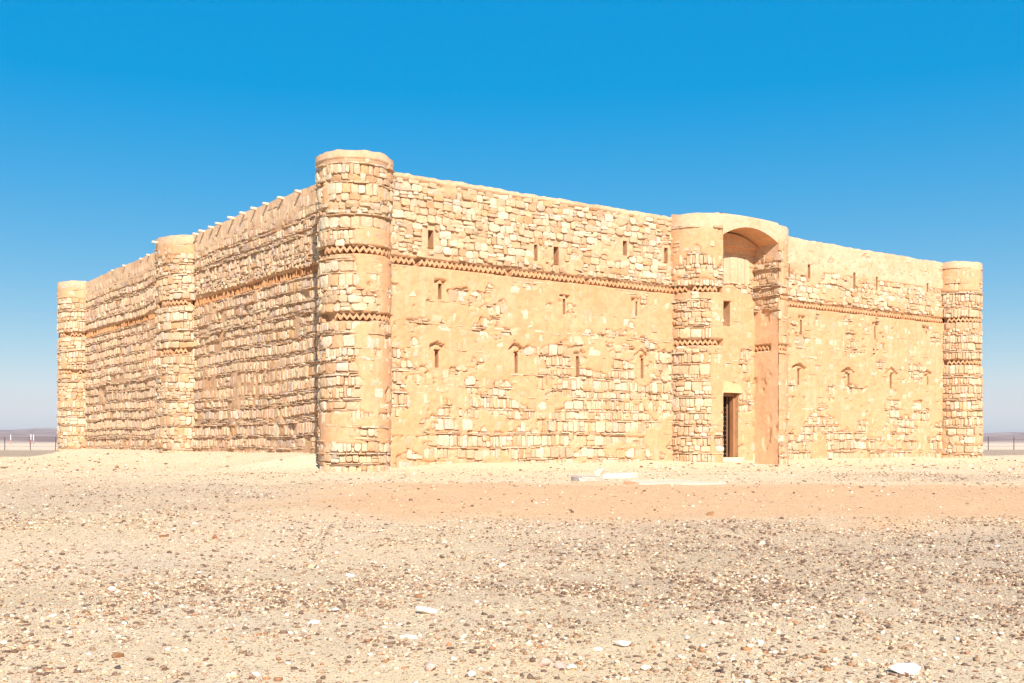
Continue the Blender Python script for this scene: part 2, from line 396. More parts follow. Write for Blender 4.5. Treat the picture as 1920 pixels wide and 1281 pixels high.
FZ = [(7.02, 7.29)]; FZ2 = [(7.02, 7.29), (4.86, 5.12)]
def in_band(z, bands): 
    r = np.zeros_like(np.asarray(z, float), bool)
    for a, b in bands: r |= (z > a) & (z < b)
    return r
def chevron_piece(surf, s, z0, h, w, o0=-.2, o1=.05):
    t = .46 * h
    q = [(0, 0), (w / 2, h - t), (w, 0), (w, t), (w / 2, h), (0, t)]
    V = [surf.P(s + a, z0 + c, o0) for a, c in q] + [surf.P(s + a, z0 + c, o1) for a, c in q]
    F = [(6, 7, 10, 11), (7, 8, 9, 10)] + [(i, (i + 1) % 6, 6 + (i + 1) % 6, 6 + i) for i in range(6)]
    return V, [f[::-1] for f in F] if surf.flip else F
def frieze(part, surf, sA, sB, z0, z1, single, w=.205, gone=0.0, o1=.05):
    mb = MB(); s = sA
    while s + w <= sB + 1e-6:
        if rng.random() >= gone + (.45 if single and surf is not WF and s < 2.2 else 0):
            V, F = chevron_piece(surf, s, z0 + .01 + rng.uniform(-.006, .006), (z1 - z0 - .02) * rng.uniform(.92, 1.0), w * rng.uniform(.93, 1.0), o1=o1 + rng.uniform(-.03, .012)); c = tuple(PLA * rng.uniform(.85, 1.1))
            if single:
                m = MB(); m.add(V, F, c); m.build('frieze_brick', M_PLAST, part)
            else: mb.add(V, F, c)
        s += w
    if mb.v: tag(mb.build('frieze_bricks', M_PLAST, part), kind='stuff')

# ---------------- gate wall
pn = Noise(31); pn2 = Noise(32)
G0, G1, GP = 16.0, 19.37, 1.33                          # gate recess between its two towers, and how far they stand out
holes_f = []
def slit(px, y0, y1, w, depth=.75, blind=False):
    s, zt = front_px(px, y0); _, zb = front_px(px, y1)
    w *= .72; holes_f.append((s - w / 2, s + w / 2, zb, zt, depth, blind)); return s, zb, zt
for px, y0, y1, w in ((806, 432, 465, .30), (1003, 459, 490, .22), (1041, 463, 495, .34), (1170, 452, 480, .30), (1247, 465, 492, .28)): slit(px, y0, y1, w)
for px, y0, y1, w in ((1477, 495, 518, .22), (1515, 497, 523, .24), (1600, 512, 540, .24), (1642, 520, 545, .2), (1737, 532, 548, .2)): slit(px, y0, y1, w)
caps = []
for px, y0, y1, w, bl in ((823, 533, 562, .20, False), (1056, 561, 590, .16, True), (1191, 566, 593, .15, False), (1500, 600, 625, .18, True), (1638, 612, 637, .16, False), (1735, 620, 627, .14, True)):
    s, zb, zt = slit(px, y0, y1, w, .18 if bl else .75, bl); caps.append((s, zt))
chev = []
for px, y0, y1, w in ((817, 659, 690, .20), (966, 663, 700, .20), (1081, 668, 705, .20), (1202, 672, 710, .20), (1495, 694, 722, .18), (1589, 702, 726, .2), (1668, 704, 728, .22), (1737, 706, 722, .18)):
    s, zb, zt = slit(px, y0, y1, w, .28, True); chev.append((s, zt))
DS0, DS1, DZ0, DZ1 = 17.04, 18.36, .30, 3.06
holes_f.append((DS0, DS1, DZ0, DZ1, .14, False))
holes_f.append((17.15, 17.86, 5.9, 6.95, .7, False))
def T_front(s, z):
    s = np.asarray(s, float); z = np.asarray(z, float)
    n1 = pn(s * .85, z * 1.15, 4); n2 = pn2(s * 2.6, z * 3.0, 3)
    v = n1 * .68 + n2 * .32
    th = .50 + 0 * z                                    # threshold: above it the plaster has fallen off
    th = np.where(z < 7.0, .63, th); th = np.where(z < 5.2, .56, th); th = np.where(z < 3.6, .51, th); th = np.where(z < 1.2, .43, th)
    th = np.where(z > 7.3, .40, th); th = np.where((z > 7.3) & (z < 9.0) & (s < 4.5), .50, th); th = np.where(z > 8.4, .36, th)
    th = np.where((s > 20.5) & (z > 8.75), .66, th); th = np.where((s > 20.5) & (z <= 7.0) & (z > 3), .60, th)
    th = np.where((s > G0 - .4) & (s < G1 + .1) & (z > 3.0), .60, th)
    pl = sstep(th + .014, th - .014, v)
    t = -.005 + .098 * pl + (n2 - .5) * .06
    t = np.where(z > WT - .2, .10 + (n2 - .5) * .03, t)                     # coping
    inrec = (s > G0 - .6) & (s < G1 + .6)
    t = np.where(in_band(z, FZ) & ~inrec, -.2, t)
    for cs, cz in caps:                                 # T-shaped heads over the middle slits
        t = np.where((np.abs(s - cs) < .24) & (z > cz + .02) & (z < cz + .17), -.10, t)
    for cs, cz in chev:                                 # chevron grooves over the lower slits
        a = np.abs(s - cs + .05 * np.sin(cs * 9)); wd = .40 + .12 * np.sin(cs * 3.7); line = cz + .30 + .05 * np.sin(cs * 5) - a * (.55 + .2 * np.sin(cs * 7))
        t = np.where((a < wd) & (np.abs(z - line) < .03 + .09 * (n2 - .25)) & (n1 < .66), -.09, t)
        t = np.where((a < .09 + .16 * (n2 - .4)) & (z > cz - .02) & (z < cz + .22 * n1), -.12, t)
    return t
def tint_front(S, Z, O):
    k = sstep(.0, .085, O)[..., None]; c = MORT * (1 - k) + PLA * k
    up = (sstep(8.6, 9.0, Z) * sstep(20.3, 20.8, S))[..., None]; c = c * (1 - up) + PALE * up
    top = sstep(7.3, 8.2, Z)[..., None] * .35; c = c * (1 - top) + PALE * top
    cop = sstep(WT - .22, WT - .18, Z)[..., None]; c = c * (1 - cop) + PALE * 1.08 * cop
    return c
WF = Wall('front')
sa = np.concatenate([np.arange(.9, 16, .045), np.arange(16, 34.4, .06)]); za = np.arange(-.6, WT + .001, .045)
front = grid('gate_wall', WF, sa, za, T_front, holes_f, tint_front, castle)
for v in front.data.vertices:
    if v.co.z > WT - .3: v.co.z += ((float(pn(v.co.x * .7, 2.2, 3)) - .5) * .14 + (float(pn2(v.co.x * 5, 8.1, 2)) - .5) * .07) * (v.co.z - WT + .3) / .3
SKB = lambda bands: (lambda s, z: any(a - .05 < z < b + .05 for a, b in bands))
def sk_front(s, z):
    if 6.9 < z < 7.4 and not (G0 < s < G1): return True
    if any(abs(s - cs) < .3 and cz - .02 < z < cz + .25 for cs, cz in caps): return True
    if any(abs(s - cs) < .5 and abs(z - (cz + .36 - abs(s - cs) * .62)) < .14 for cs, cz in chev): return True
    return 14.7 < s < G0 or G1 < s < 20.7
PF = dict(prot=(.03, .095), ledge=(.02, .075))
for a, c in ((1.1, 14.6), (G0 + .02, G1 - .02), (20.8, 33.8)):
    lay(front, WF, a, c, .0, 7.0, PAL_FRONT, T_front, holes_f, 'course', skip=sk_front, **PF)
    lay(front, WF, a, c, 7.34, WT - .16, PAL_FRONT, T_front, holes_f, 'rubble', skip=sk_front, prot=(.03, .10))
for k in range(190):
    a = rng.uniform(1.3, 33.4); z = rng.uniform(2.0, 6.8) if rng.random() < .8 else rng.uniform(7.4, 8.6); w, h = rng.uniform(.16, .5), rng.uniform(.16, .36)
    if holes_hit(holes_f, a - .1, a + w + .1, z - .1, z + h + .1) or sk_front(a + w / 2, z + h / 2) or G0 - 1.5 < a < G1 + 1.6: continue
    add_stone(front, WF, a, a + w, z, z + h, rng.uniform(.085, .108), pick(PAL_FRONT), .75, .06)
frieze(front, WF, 1.25, 14.6, *FZ[0], True, gone=.03); frieze(front, WF, 20.85, 33.7, *FZ[0], False, gone=.03)
for cs, cz in caps:                                     # little gable bricks under the T heads
    mb = MB(); q = [(cs - .13, cz + .0), (cs + .13, cz + .0), (cs, cz + .15)]
    mb.add([WF.P(a, z, -.1) for a, z in q] + [WF.P(a, z, .05) for a, z in q], [(3, 4, 5), (0, 1, 4, 3), (1, 2, 5, 4), (2, 0, 3, 5)], tuple(PLA * .95)); mb.build('gable_brick', M_PLAST, front)
# ---------------- side wall
ln = Noise(41); ln2 = Noise(42)
WTL = lambda s: 10.05 + .12 * sstep(2, 14, s) - .03 * np.sin(np.asarray(s) * .6)
def T_left(s, z):
    s = np.asarray(s, float); z = np.asarray(z, float)
    n2 = ln2(s * 2.6, z * 3, 3); n1 = ln(s * .6, z * .9, 4)
    t = -.01 + (n2 - .5) * .05 + .06 * sstep(.60, .68, n1)
    up = sstep(9.1, 9.25, z + (n1 - .5) * .8); t = t * (1 - up) + (.07 + (n2 - .5) * .04) * up
    low = sstep(1.3, .7, z + (n1 - .5) * 1.0); t = t * (1 - low) + (.05 + (n2 - .5) * .06) * low
    return np.where(in_band(z, [(6.95, 7.27)]), -.10 + (n2 - .5) * .06, t)
def tint_left(S, Z, O):
    c = np.zeros(S.shape + (3,)) + MORT * np.array((1.12, 1.08, 1.05)); b = in_band(Z, [(6.9, 7.3)])[..., None]
    c = np.where(b, PLA * np.array((.95, .88, .8)), c)
    up = sstep(9.0, 9.4, Z)[..., None]; return c * (1 - up) + np.array((.70, .49, .31)) * up
WL = Wall('left')
side = grid('side_wall', WL, np.arange(.9, 34.2, .06), np.arange(-.4, 10.06, .06), T_left, [], tint_left, castle)
for v in side.data.vertices:                            # uneven parapet line
    if v.co.z > 9.5: v.co.z += (float(WTL(v.co.y)) - 10.05 + (float(ln(v.co.y * 1.3, 3.3, 3)) - .5) * .10) * (v.co.z - 9.5) / .55
for a, c in ((1.1, 15.3), (18.5, 33.6)):
    lay(side, WL, a, c, .2, 6.9, PAL_LEFT, T_left, (), 'course', wave=.09, skip=lambda s, z: float(ln(s * 1.1 + 40, z * 1.6, 3)) > .72, prot=(.03, .09), ledge=(.0, .105), nl_=(2, 2, 3, 4))
    lay(side, WL, a, c, 7.32, 9.0, PAL_LEFT, T_left, (), 'mixed', wave=.12, prot=(.03, .10), ledge=(.0, .115), nl_=(2, 3, 4))
    lay(side, WL, a, c, 9.05, 9.9, PAL_LEFT, T_left, (), 'course', prot=(.04, .095), ledge=(.0, .05))
    # upright mud bricks standing in the recessed band
    s = a
    while s < c:
        w = rng.uniform(.07, .12)
        if rng.random() < .75: add_stone(side, WL, s, s + w * .6, 6.98, 7.24, rng.uniform(-.06, .0), tuple(PLA * np.array((.92, .85, .75)) * rng.uniform(.8, 1.05)), .2)
        s += w
# the rest of the shell: wall thickness, far walls, roof
mb = MB(); mb.box(.06, 1.0, 1.0, 33.5, 9.0, 9.98, PALE); mb.box(1.0, 33.5, .02, 1.0, 9.0, WT - .1, PALE)
mb.build('wall_core', M_PLAST, castle)
mb = MB(); mb.box(33.6, 34.6, .5, 34.2, -.3, 10.1, PLA); mb.build('far_side_wall', M_PLAST, castle)
mb = MB(); mb.box(.5, 33.6, 33.4, 34.4, -.3, 10.1, PLA); mb.build('rear_wall', M_PLAST, castle)
mb = MB(); mb.box(.3, 34.0, .3, 33.8, 8.9, 9.05, PLA); mb.build('roof', M_PLAST, castle)
# ---------------- towers
def tower(name, surf, zt, pal, seed, plast, cap_h=.25, single=False, style='mixed', rough=.0, friezes=FZ2, base_z=-.6, gone=.0, plaster_side=None, prot=(.03, .10), ledge=(.01, .11), step=.06):
    a = Noise(seed); c2 = Noise(seed + 1)
    def T(s, z):
        s = np.asarray(s, float); z = np.asarray(z, float)
        n1 = a(s * .9, z * .9, 4); n2 = c2(s * 2.7, z * 3.1, 3); th = plast(s, z)
        t = -.01 + .095 * sstep(th + .018, th - .018, n1 * .7 + n2 * .3) + (n2 - .5) * .035
        t = np.where(z > zt - cap_h, .085 + (n2 - .5) * .03, t)
        return np.where(in_band(z, friezes), -.2, t)
    def tint(S, Z, O):
        k = sstep(.02, .08, O)[..., None]; c = MORT * (1 - k) + PLA * k
        u = sstep(zt - cap_h - .25, zt - cap_h + .1, Z)[..., None]; return c * (1 - u) + PALE * 1.03 * u
    o = grid(name, surf, np.arange(0, surf.len + step / 2, step), np.arange(base_z, zt + .001, step), T, [], tint, castle)
    for v in o.data.vertices:
        if v.co.z > zt - .3:
            q = math.atan2(v.co.y - surf.c[1], v.co.x - surf.c[0]); v.co.z += (float(a(q * 2.3 + 7, 1.7, 3)) - .5) * .2 * (v.co.z - zt + .3) / .3
    zs = [base_z + .5] + [x for f in sorted(friezes) for x in (f[0] - .03, f[1] + .03)] + [zt - cap_h + .12]
    for i in range(0, len(zs), 2):
        lay(o, surf, 0, surf.len - .05, zs[i], zs[i + 1], pal, T, (), style, prot=prot, ledge=ledge, wave=.07)
    for f in friezes: frieze(o, surf, .1, surf.len - .1, f[0], f[1], single, gone=gone)
    mb = MB(); K = 48; q = np.linspace(0, surf.len, K); ring = [surf.P(x, zt + (float(a(math.atan2(surf.P(x, zt, 0)[1] - surf.c[1], surf.P(x, zt, 0)[0] - surf.c[0]) * 2.3 + 7, 1.7, 3)) - .5) * .2, .08) for x in q]
    ring2 = [tuple(np.array(surf.c + (0,)) * .12 + np.array(p) * .88 + np.array((0, 0, .035 - p[2] * .12 + zt * .12))) for p in ring]
    mb.add(ring + ring2 + [(surf.c[0], surf.c[1], zt + .05)], [(i, i + 1, K + i + 1, K + i) for i in range(K - 1)] + [(K + i, K + i + 1, 2 * K) for i in range(K - 1)], PALE)
    mb.build('tower_cap', M_PLAST, o, True)
    return o
def rz_corner(z): return 1.0 + .06 * float(sstep(8.45, 8.65, z)) - .012 * float(sstep(3, 0, z))
S_CORNER = Round(0, 0, 1.13, 1.13, 90, 360, rz_corner)
def pl_corner(s, z):                                    # plaster survives on the gate side of the drum
    f = sstep(2.7, 3.4, s); th = .30 + .36 * f
    th = np.where((z > 7.9) | (z < 1.0), .36, th); return np.where((z > .9) & (z < 1.9), .52, th)
t_corner = tower('corner_tower', S_CORNER, 10.3, PAL_FRONT, 51, pl_corner, single=True, step=.045)
S_FARL = Round(0, 34.4, 1.2, 1.2, 0, 270); S_FARR = Round(34.75, 0, 1.2, 1.2, 180, 450, lambda z: 1.0 + .03 * float(sstep(9, 0, z)))
t2 = tower('corner_tower', S_FARL, 10.22, PAL_FRONT, 61, lambda s, z: np.where(z > 9.2, .75, .33) + 0 * s, gone=.3, prot=(.04, .1))
t3 = tower('corner_tower', S_FARR, 10.08, PAL_FRONT, 71, lambda s, z: np.where(z > 8.6, .62, np.where(z < 2.2, .5, .22)) + 0 * s, gone=.1)
S_MID = Round(0, 16.9, .98, 1.70, 90, 270)
t4 = tower('middle_tower', S_MID, 10.14, PAL_FRONT, 81, lambda s, z: np.where(z > 9.25, .78, .3) + 0 * s, gone=.1, prot=(.04, .11))
S_GL = Round(G0, 0, 1.5, GP, 180, 270); S_GR = Round(G1, 0, 1.5, GP, 270, 360)
def pl_gl(s, z): return np.where(z > 7.5, .64, np.where(s > 1.65, .60, .25))
t5 = tower('gate_tower', S_GL, 10.2, PAL_FRONT, 91, pl_gl, cap_h=.5, gone=.06)
t6 = tower('gate_tower', S_GR, 10.2, PAL_FRONT, 95, lambda s, z: .62 + 0 * s, cap_h=.5)
for o, lb in ((t_corner, 'round corner tower with two zigzag friezes nearest the gravel'), (t4, 'rounded buttress tower halfway along the side wall')): o['label'] = lb
# flat inner faces of the gate towers
class Inner:
    def __init__(s, x, sign): s.x = x; s.sg = sign; s.flip = sign > 0
    def P(s, a, z, o): return (s.x + s.sg * o, -a, z)       # a: distance out from the wall
    def normal(s, a): return (s.sg, 0)
gi = Noise(99)
def T_inner(s, z):
    n1 = gi(np.asarray(s) * 1.2, np.asarray(z) * .9, 4); t = (n1 - .5) * .05 + .02 - .05 * sstep(.6, .66, n1)
    return np.where((z > 4.88) & (z < 5.12) & (s < 1.0), -.12, t)
def tint_inner(S, Z, O):
    k = (sstep(7.0, 7.8, Z))[..., None]; c = np.array((.70, .45, .27)) * (1 - k) + PALE * 1.08 * k
    d = (sstep(.56, .62, gi(S * 1.3 + 9, Z * .8, 4)) * sstep(7.2, 6.5, Z) * sstep(3.0, 4.0, Z))[..., None]; return c * (1 - d * .1)
SI = Inner(G1, -1)
ir = grid('inner_face', SI, np.arange(0, GP + .08, .05), np.arange(-.3, 9.45, .06), T_inner, [], tint_inner, t6)
frieze(t6, SI, .05, 1.0, 4.88, 5.12, False, o1=.02)
lay(t6, SI, .0, 1.3, 6.2, 9.2, PAL_FRONT, lambda s, z: .03 + .05 * sstep(.45, .4, gi(np.asarray(s) * 2, np.asarray(z) * 2 + 7, 3)), (), 'mixed', prot=(.03, .075))
grid('inner_face', Inner(G0, 1), np.arange(0, GP + .08, .1), np.arange(-.3, 9.45, .1), T_inner, [], tint_inner, t5)
# ---------------- arch, vault and tympanum over the gate recess
def arch_z(a, rise=.47, spring=9.40):
    u = (a - (G0 + G1) / 2) / ((G1 - G0) / 2); return spring + rise * (1 - u * u)
mb = MB(); K = 40; A = np.linspace(G0 - .02, G1 + .02, K); an = Noise(101)
rows = []
for f in np.linspace(0, 1, 12):
    rows.append([(a, -(GP + .075 + (float(an(a * 2, f * 3, 3)) - .5) * .03) + (.05 if f == 1 else 0), arch_z(a) * (1 - f) + f * (10.28 + .04 * math.sin((a - G0) / 3.37 * math.pi))) for a in A])
V = [p for r in rows for p in r]; F = [(j * K + i, j * K + i + 1, (j + 1) * K + i + 1, (j + 1) * K + i) for j in range(11) for i in range(K - 1)]
mb.add(V, F, PALE); mb.build('arch_front', M_PLAST, castle, True)
mb = MB(); V = [(a, -GP - .07, arch_z(a)) for a in A] + [(a, -.0, arch_z(a)) for a in A]
mb.add(V, [(i, K + i, K + i + 1, i + 1) for i in range(K - 1)], PLA * np.array((1.2, 1.12, 1.0))); mb.build('vault', M_PLAST, castle, True)
mb = MB(); V = [(a, -GP - .03, 10.3) for a in A] + [(a, .4, 10.3) for a in A]; mb.add(V, [(i, i + 1, K + i + 1, K + i) for i in range(K - 1)], PALE); mb.build('gate_roof', M_PLAST, castle)
mb = MB(); V = [(a, -.30, arch_z(a, .42) - .02) for a in A] + [(a, -.34, 9.27) for a in A]      # tympanum
V += [(a, -.14, 9.25) for a in A] + [(a, -.14, 9.03) for a in A] + [(a, .05, 9.03) for a in A]
F = []
for j in range(4): F += [(j * K + i, (j + 1) * K + i, (j + 1) * K + i + 1, j * K + i + 1) for i in range(K - 1)]
mb.add(V, F, PLA * np.array((1.2, 1.15, 1.1))); mb.build('tympanum', M_PLAST, castle)
# pale blocked opening under the tympanum, made of upright boards of stone
s = 16.9
while s < 18.95:
    w = rng.uniform(.16, .32); zb = 7.72 + rng.uniform(-.10, .05); mb = MB(); o1 = .125 + rng.uniform(-.012, .012)
    mb.box(s, min(s + w, 19.0) - .012, -o1, .02, zb, 8.86 + rng.uniform(-.03, .03), tuple(PALE * rng.uniform(.95, 1.08))); mb.build('blocking_slab', M_PLAST, castle); s += w
mb = MB()
# ---------------- door
mb = MB(); V = [(16.75, 3.06), (18.5, 3.06), (18.62, 3.2), (18.35, 3.42), (17.5, 3.55), (16.8, 3.5)]
mb.add([(a, -.15, z) for a, z in V] + [(a, .1, z) for a, z in V], [(0, 1, 2, 3, 4, 5)] + [(j, j + 6, (j + 1) % 6 + 6, (j + 1) % 6) for j in range(6)], (.66, .46, .25)); mb.build('lintel', M_STONE, castle)
mb = MB(); mb.box(16.7, 18.9, -.42, .9, -.2, .17, (.72, .58, .40)); mb.box(16.8, 18.6, -.18, 5.0, .17, .30, (.74, .60, .42)); mb.build('threshold', M_STONE, castle)
dr = bpy.data.objects.new('door', None); col.objects.link(dr); dr.parent = castle; dr.location = (0, 0, 0)
mb = MB()
for a, c in ((DS0, DS0 + .09), (DS1 - .09, DS1)): mb.box(a, c, .14, .34, .30, 3.06)
for a, c in ((DS0, DS0 + .05), (DS1 - .05, DS1)): mb.box(a, c, .342, .44, .30, 3.06)
mb.box(DS0 + .091, DS1 - .091, .14, .34, 2.92, 3.06); mb.build('frame', M_WOODB, dr)
for x0, nm in ((DS1 - .13, 'leaf'), (DS0 + .06, 'leaf')):
    mb = MB(); mb.box(x0, x0 + .06, .47, 1.15, .33, 2.98); lf = mb.build('leaf', M_DARK, dr)
    sgn = -1 if x0 > 17.7 else 1; xs = x0 if sgn < 0 else x0 + .06; mb = MB()
    for iy in range(5):
        for iz in range(13):
            y, z = .53 + iy * .13, .45 + iz * .2; V = [(xs + sgn * .018, y, z)] + [(xs, y + .016 * math.cos(k * math.pi / 3), z + .016 * math.sin(k * math.pi / 3)) for k in range(6)]
            mb.add(V, [(0, 1 + k, 1 + (k + 1) % 6) for k in range(6)])
    mb.build('studs', M_STUD, lf)
    mb = MB(); mb.box(x0 - .025 if sgn < 0 else x0 + .045, x0 + .015 if sgn < 0 else x0 + .085, .445, .475, .33, 2.98); mb.build('edge_strip', M_WOODB, lf)
mb = MB()
for a, c in ((DS0 - .25, DS0 - .02), (DS1 + .02, DS1 + .25)): mb.box(a, c, .6, 6, .2, 3.4)
mb.box(DS0 - .25, DS1 + .25, .62, 6, 3.07, 3.4); mb.box(DS0 - .25, DS1 + .25, 6, 6.2, .2, 3.4); mb.build('passage', M_INT, castle)
# dark rooms behind the slits
mb = MB(); mb.box(1.3, 16.7, 1.6, 1.8, 0, 8.9); mb.box(18.7, 33.5, 1.6, 1.8, 0, 8.9); mb.box(16.7, 18.7, 1.6, 1.8, 3.5, 8.9); mb.build('room_wall', M_INT, castle)
# ---------------- water spouts along the side parapet
for px in (373, 386, 403, 418, 442, 462, 483, 505, 534, 567, 215, 238, 268, 283):
    u = (px - CX) / FPX; dx, dy = FW + RT * u; t = -CAM[0] / dx; y = CAM[1] + dy * t
    if not 1.3 < y < 33.4: continue
    z = float(WTL(y)) - .06; L = rng.uniform(.2, .32) if px > 300 else rng.uniform(.1, .2); mb = MB(); w = rng.uniform(.05, .08)
    V = [(-.0, y - w, z - .07), (-.0, y + w, z - .07), (-.0, y + w * .9, z + .05), (-.0, y - w * .9, z + .05), (-.07 - L, y - w * .8, z - .01), (-.07 - L, y + w * .8, z - .02), (-.07 - L, y + w * .7, z + .055), (-.07 - L, y - w * .7, z + .06)]
    V = [(a + .3, b, c) if a == 0 else (a, b, c) for a, b, c in V]
    mb.add(V, [(0, 1, 2, 3), (4, 7, 6, 5), (0, 4, 5, 1), (1, 5, 6, 2), (2, 6, 7, 3), (3, 7, 4, 0)], (.72, .58, .42)); mb.build('water_spout', M_STONE, castle)
mb = MB(); mb.box(-1.32, -.8, 16.95, 17.1, 9.95, 10.03, (.72, .6, .45)); mb.build('water_spout', M_STONE, castle)
# ---------------- stones: the largest ones singly, the rest joined per wall or tower
stones.sort(key=lambda r: -r[4])
rest = {}
for k, (part, V, F, c, px) in enumerate(stones):
    if k < 300:
        m = MB(); m.add(V, F, c); m.build('stone', M_STONE, part)
    else: rest.setdefault(part.name, (part, MB()))[1].add(V, F, c)
for part, m in rest.values(): tag(m.build('stonework', M_STONE, part), kind='stuff')
print('stones', len(stones))

# ------------------------------------------------------------------ loose rocks, slabs
def rock_mesh(seed, sx, sy, sz, color, cuts=7):
    g = np.random.default_rng(seed); import bmesh
    bm = bmesh.new(); bmesh.ops.create_icosphere(bm, subdivisions=3, radius=1)
    P = np.array([v.co[:] for v in bm.verts]); 
    for k in range(cuts):
        d = g.normal(size=3); d /= np.linalg.norm(d); h = g.uniform(.35, .8); q = P @ d; P = np.where((q > h)[:, None], P - np.outer(q - h, d), P)
    nz = Noise(seed); r = 1 + .16 * (nz(P[:, 0] * 2 + 5, P[:, 1] * 2 + P[:, 2] * 1.7, 3) - .5); P = P * r[:, None] * np.array([sx, sy, sz])
    for v, p in zip(bm.verts, P): v.co = p
    me = bpy.data.meshes.new('rock'); bm.to_mesh(me); bm.free()
    a = me.attributes.new('tint', 'FLOAT_COLOR', 'POINT'); a.data.foreach_set('color', np.tile(np.array([*color, 1.0], np.float32), len(me.vertices)))
    me.materials.append(M_ROCK); return me
WHT = (.76, .70, .58); TAN = (.55, .40, .27); PNK = (.60, .43, .33); BRN = (.20, .12, .08); RST = (.32, .15, .07); DRK = (.10, .08, .07)
rocks = [(1705, 1262, 75, .45, WHT, 'large broken white rock lying alone on yellowish gravel'), (1340, 1172, 22, .9, PNK, 'pinkish upright stone standing in the dark gravel'), (1664, 1069, 27, .55, TAN, 'grey tan angular stone lying in the darkest gravel'),
 (1616, 1131, 22, .7, PNK, None), (800, 1150, 46, .3, WHT, 'long flat white stone lying in brown gravel'), (775, 1198, 22, .6, WHT, None), (655, 1082, 20, .6, WHT, None), (632, 1041, 17, .9, PNK, None), (586, 1066, 24, .7, TAN, None), (402, 1010, 13, .9, RST, None),
 (304, 1007, 26, .4, TAN, None), (208, 1109, 26, .5, WHT, None), (626, 1147, 26, .45, WHT, None), (588, 1171, 24, .4, WHT, None), (810, 1257, 28, .8, PNK, None), (886, 1270, 26, .7, WHT, None), (1018, 1250, 34, .8, PNK, 'rounded pink and white boulder beside two smaller stones'),
 (1050, 1254, 24, .7, PNK, None), (1072, 1256, 26, .7, WHT, None), (1165, 1211, 42, .35, WHT, None), (1288, 1199, 24, .55, WHT, None), (1426, 1208, 27, .6, WHT, None), (1455, 1140, 17, .6, WHT, None), (1429, 1022, 17, .6, WHT, None), (1436, 1093, 14, .6, WHT, None),
 (1208, 1258, 28, .4, WHT, None), (1350, 1260, 16, .7, DRK, None), (1546, 1224, 19, .6, RST, None), (1082, 1196, 18, .8, BRN, None), (222, 1233, 27, .45, RST, 'flat rust coloured stone lying among dark pebbles'), (222, 1256, 18, .7, DRK, None), (160, 1150, 20, .6, BRN, None), (786, 1121, 22, .5, RST, None),
 (975, 1152, 20, .5, WHT, None), (990, 1153, 18, .5, WHT, None), (870, 1196, 20, .4, WHT, None), (940, 1063, 16, .7, WHT, None), (705, 1057, 14, .7, WHT, None), (1330, 966, 22, .4, RST, None), (1020, 944, 12, .5, PNK, None), (365, 984, 12, .6, WHT, None), (480, 1267, 24, .5, WHT, None), (1255, 1212, 16, .5, BRN, None),
 (100, 1157, 18, .45, WHT, None), (125, 1155, 16, .45, WHT, None), (1740, 1005, 12, .5, WHT, None), (1870, 1026, 14, .4, WHT, None), (1120, 1222, 20, .6, WHT, None), (1700, 1210, 22, .35, TAN, None), (1830, 1262, 16, .6, RST, None)]
for i, (px, py, w, asp, c, lb) in enumerate(rocks):
    x, y, z, t = ground_point(px, py); r = w / FPX * t / 2; sz = r * max(.5, asp) * 1.05
    o = bpy.data.objects.new('loose_rock', rock_mesh(200 + i, r * 1.05, r * rng.uniform(.7, 1.0), sz, tuple(k * rng.uniform(.85, 1.0) for k in c), 14)); col.objects.link(o)
    o.location = (x, y, z + sz * .42); o.rotation_euler = (rng.uniform(-.15, .15), rng.uniform(-.15, .15), -math.atan2(FW[0], FW[1]) + rng.uniform(-.4, .4))
    kind = {WHT: 'white', PNK: 'pinkish', TAN: 'tan', BRN: 'dark brown', RST: 'rust brown', DRK: 'blackish'}[c]
    shp = 'flat' if asp < .46 else ('angular' if asp < .65 else 'chunky'); place = 'on the orange dirt track' if py < 975 and px > 900 else 'loose among the pebbles'
    tag(o, lb or f'small {shp} {kind} stone lying {place}', 'rock', None if lb else f'small {shp} {kind} stones {place}')
def slab(name, px, py, w, d, h, rot, color, label, cat, lift=0.0, mat=None, seed=1):
    x, y, z, t = ground_point(px, py); g = random.Random(seed); mb = MB(); n = 10; ring = []
    for k in range(4):
        for f in (0.0, .33, .66):
            c = [(-w, -d), (w, -d), (w, d), (-w, d)]; a, b2 = c[k], c[(k + 1) % 4]
            ring.append((a[0] + (b2[0] - a[0]) * f + g.uniform(-.09, .09) * min(1, w * 2), a[1] + (b2[1] - a[1]) * f + g.uniform(-.09, .09) * min(1, d * 3)))
    n = len(ring); V = [(p, q, -.15) for p, q in ring] + [(p, q, h - .015) for p, q in ring] + [(p * .96, q * .95, h + g.uniform(-.008, .008)) for p, q in ring]
    F = [(i, (i + 1) % n, n + (i + 1) % n, n + i) for i in range(n)] + [(n + i, n + (i + 1) % n, 2 * n + (i + 1) % n, 2 * n + i) for i in range(n)] + [tuple(range(2 * n, 3 * n))]
    mb.add(V, F, color); o = mb.build(name, mat or M_ROCK); o.location = (x, y, z + lift); o.rotation_euler = (g.uniform(-.03, .03), g.uniform(-.03, .03), rot - math.atan2(FW[0], FW[1])); tag(o, label, cat)
slab('stone_slab', 1101, 902, .36, .3, .12, .05, (.45, .37, .30), 'grey squared stone block lying before the gate wall', 'slab', seed=2)
slab('stone_slab', 1162, 896, .42, .25, .12, -.05, (.74, .62, .46), 'cream stone slab lying beside the grey block', 'slab', seed=3)
slab('paving_slab', 1285, 905, 1.35, .8, .03, .1, (.70, .54, .38), 'wide pale paving sheet lying almost flush with the ground', 'slab', seed=4)
slab('timber', 1113, 907, .52, .05, .05, .03, (.40, .30, .20), 'grey weathered timber lying before the squared block', 'timber', seed=5)
slab('timber', 1180, 908, .16, .06, .06, -.1, (.38, .22, .13), 'short brown timber end beside the paving sheet', 'timber', seed=6)
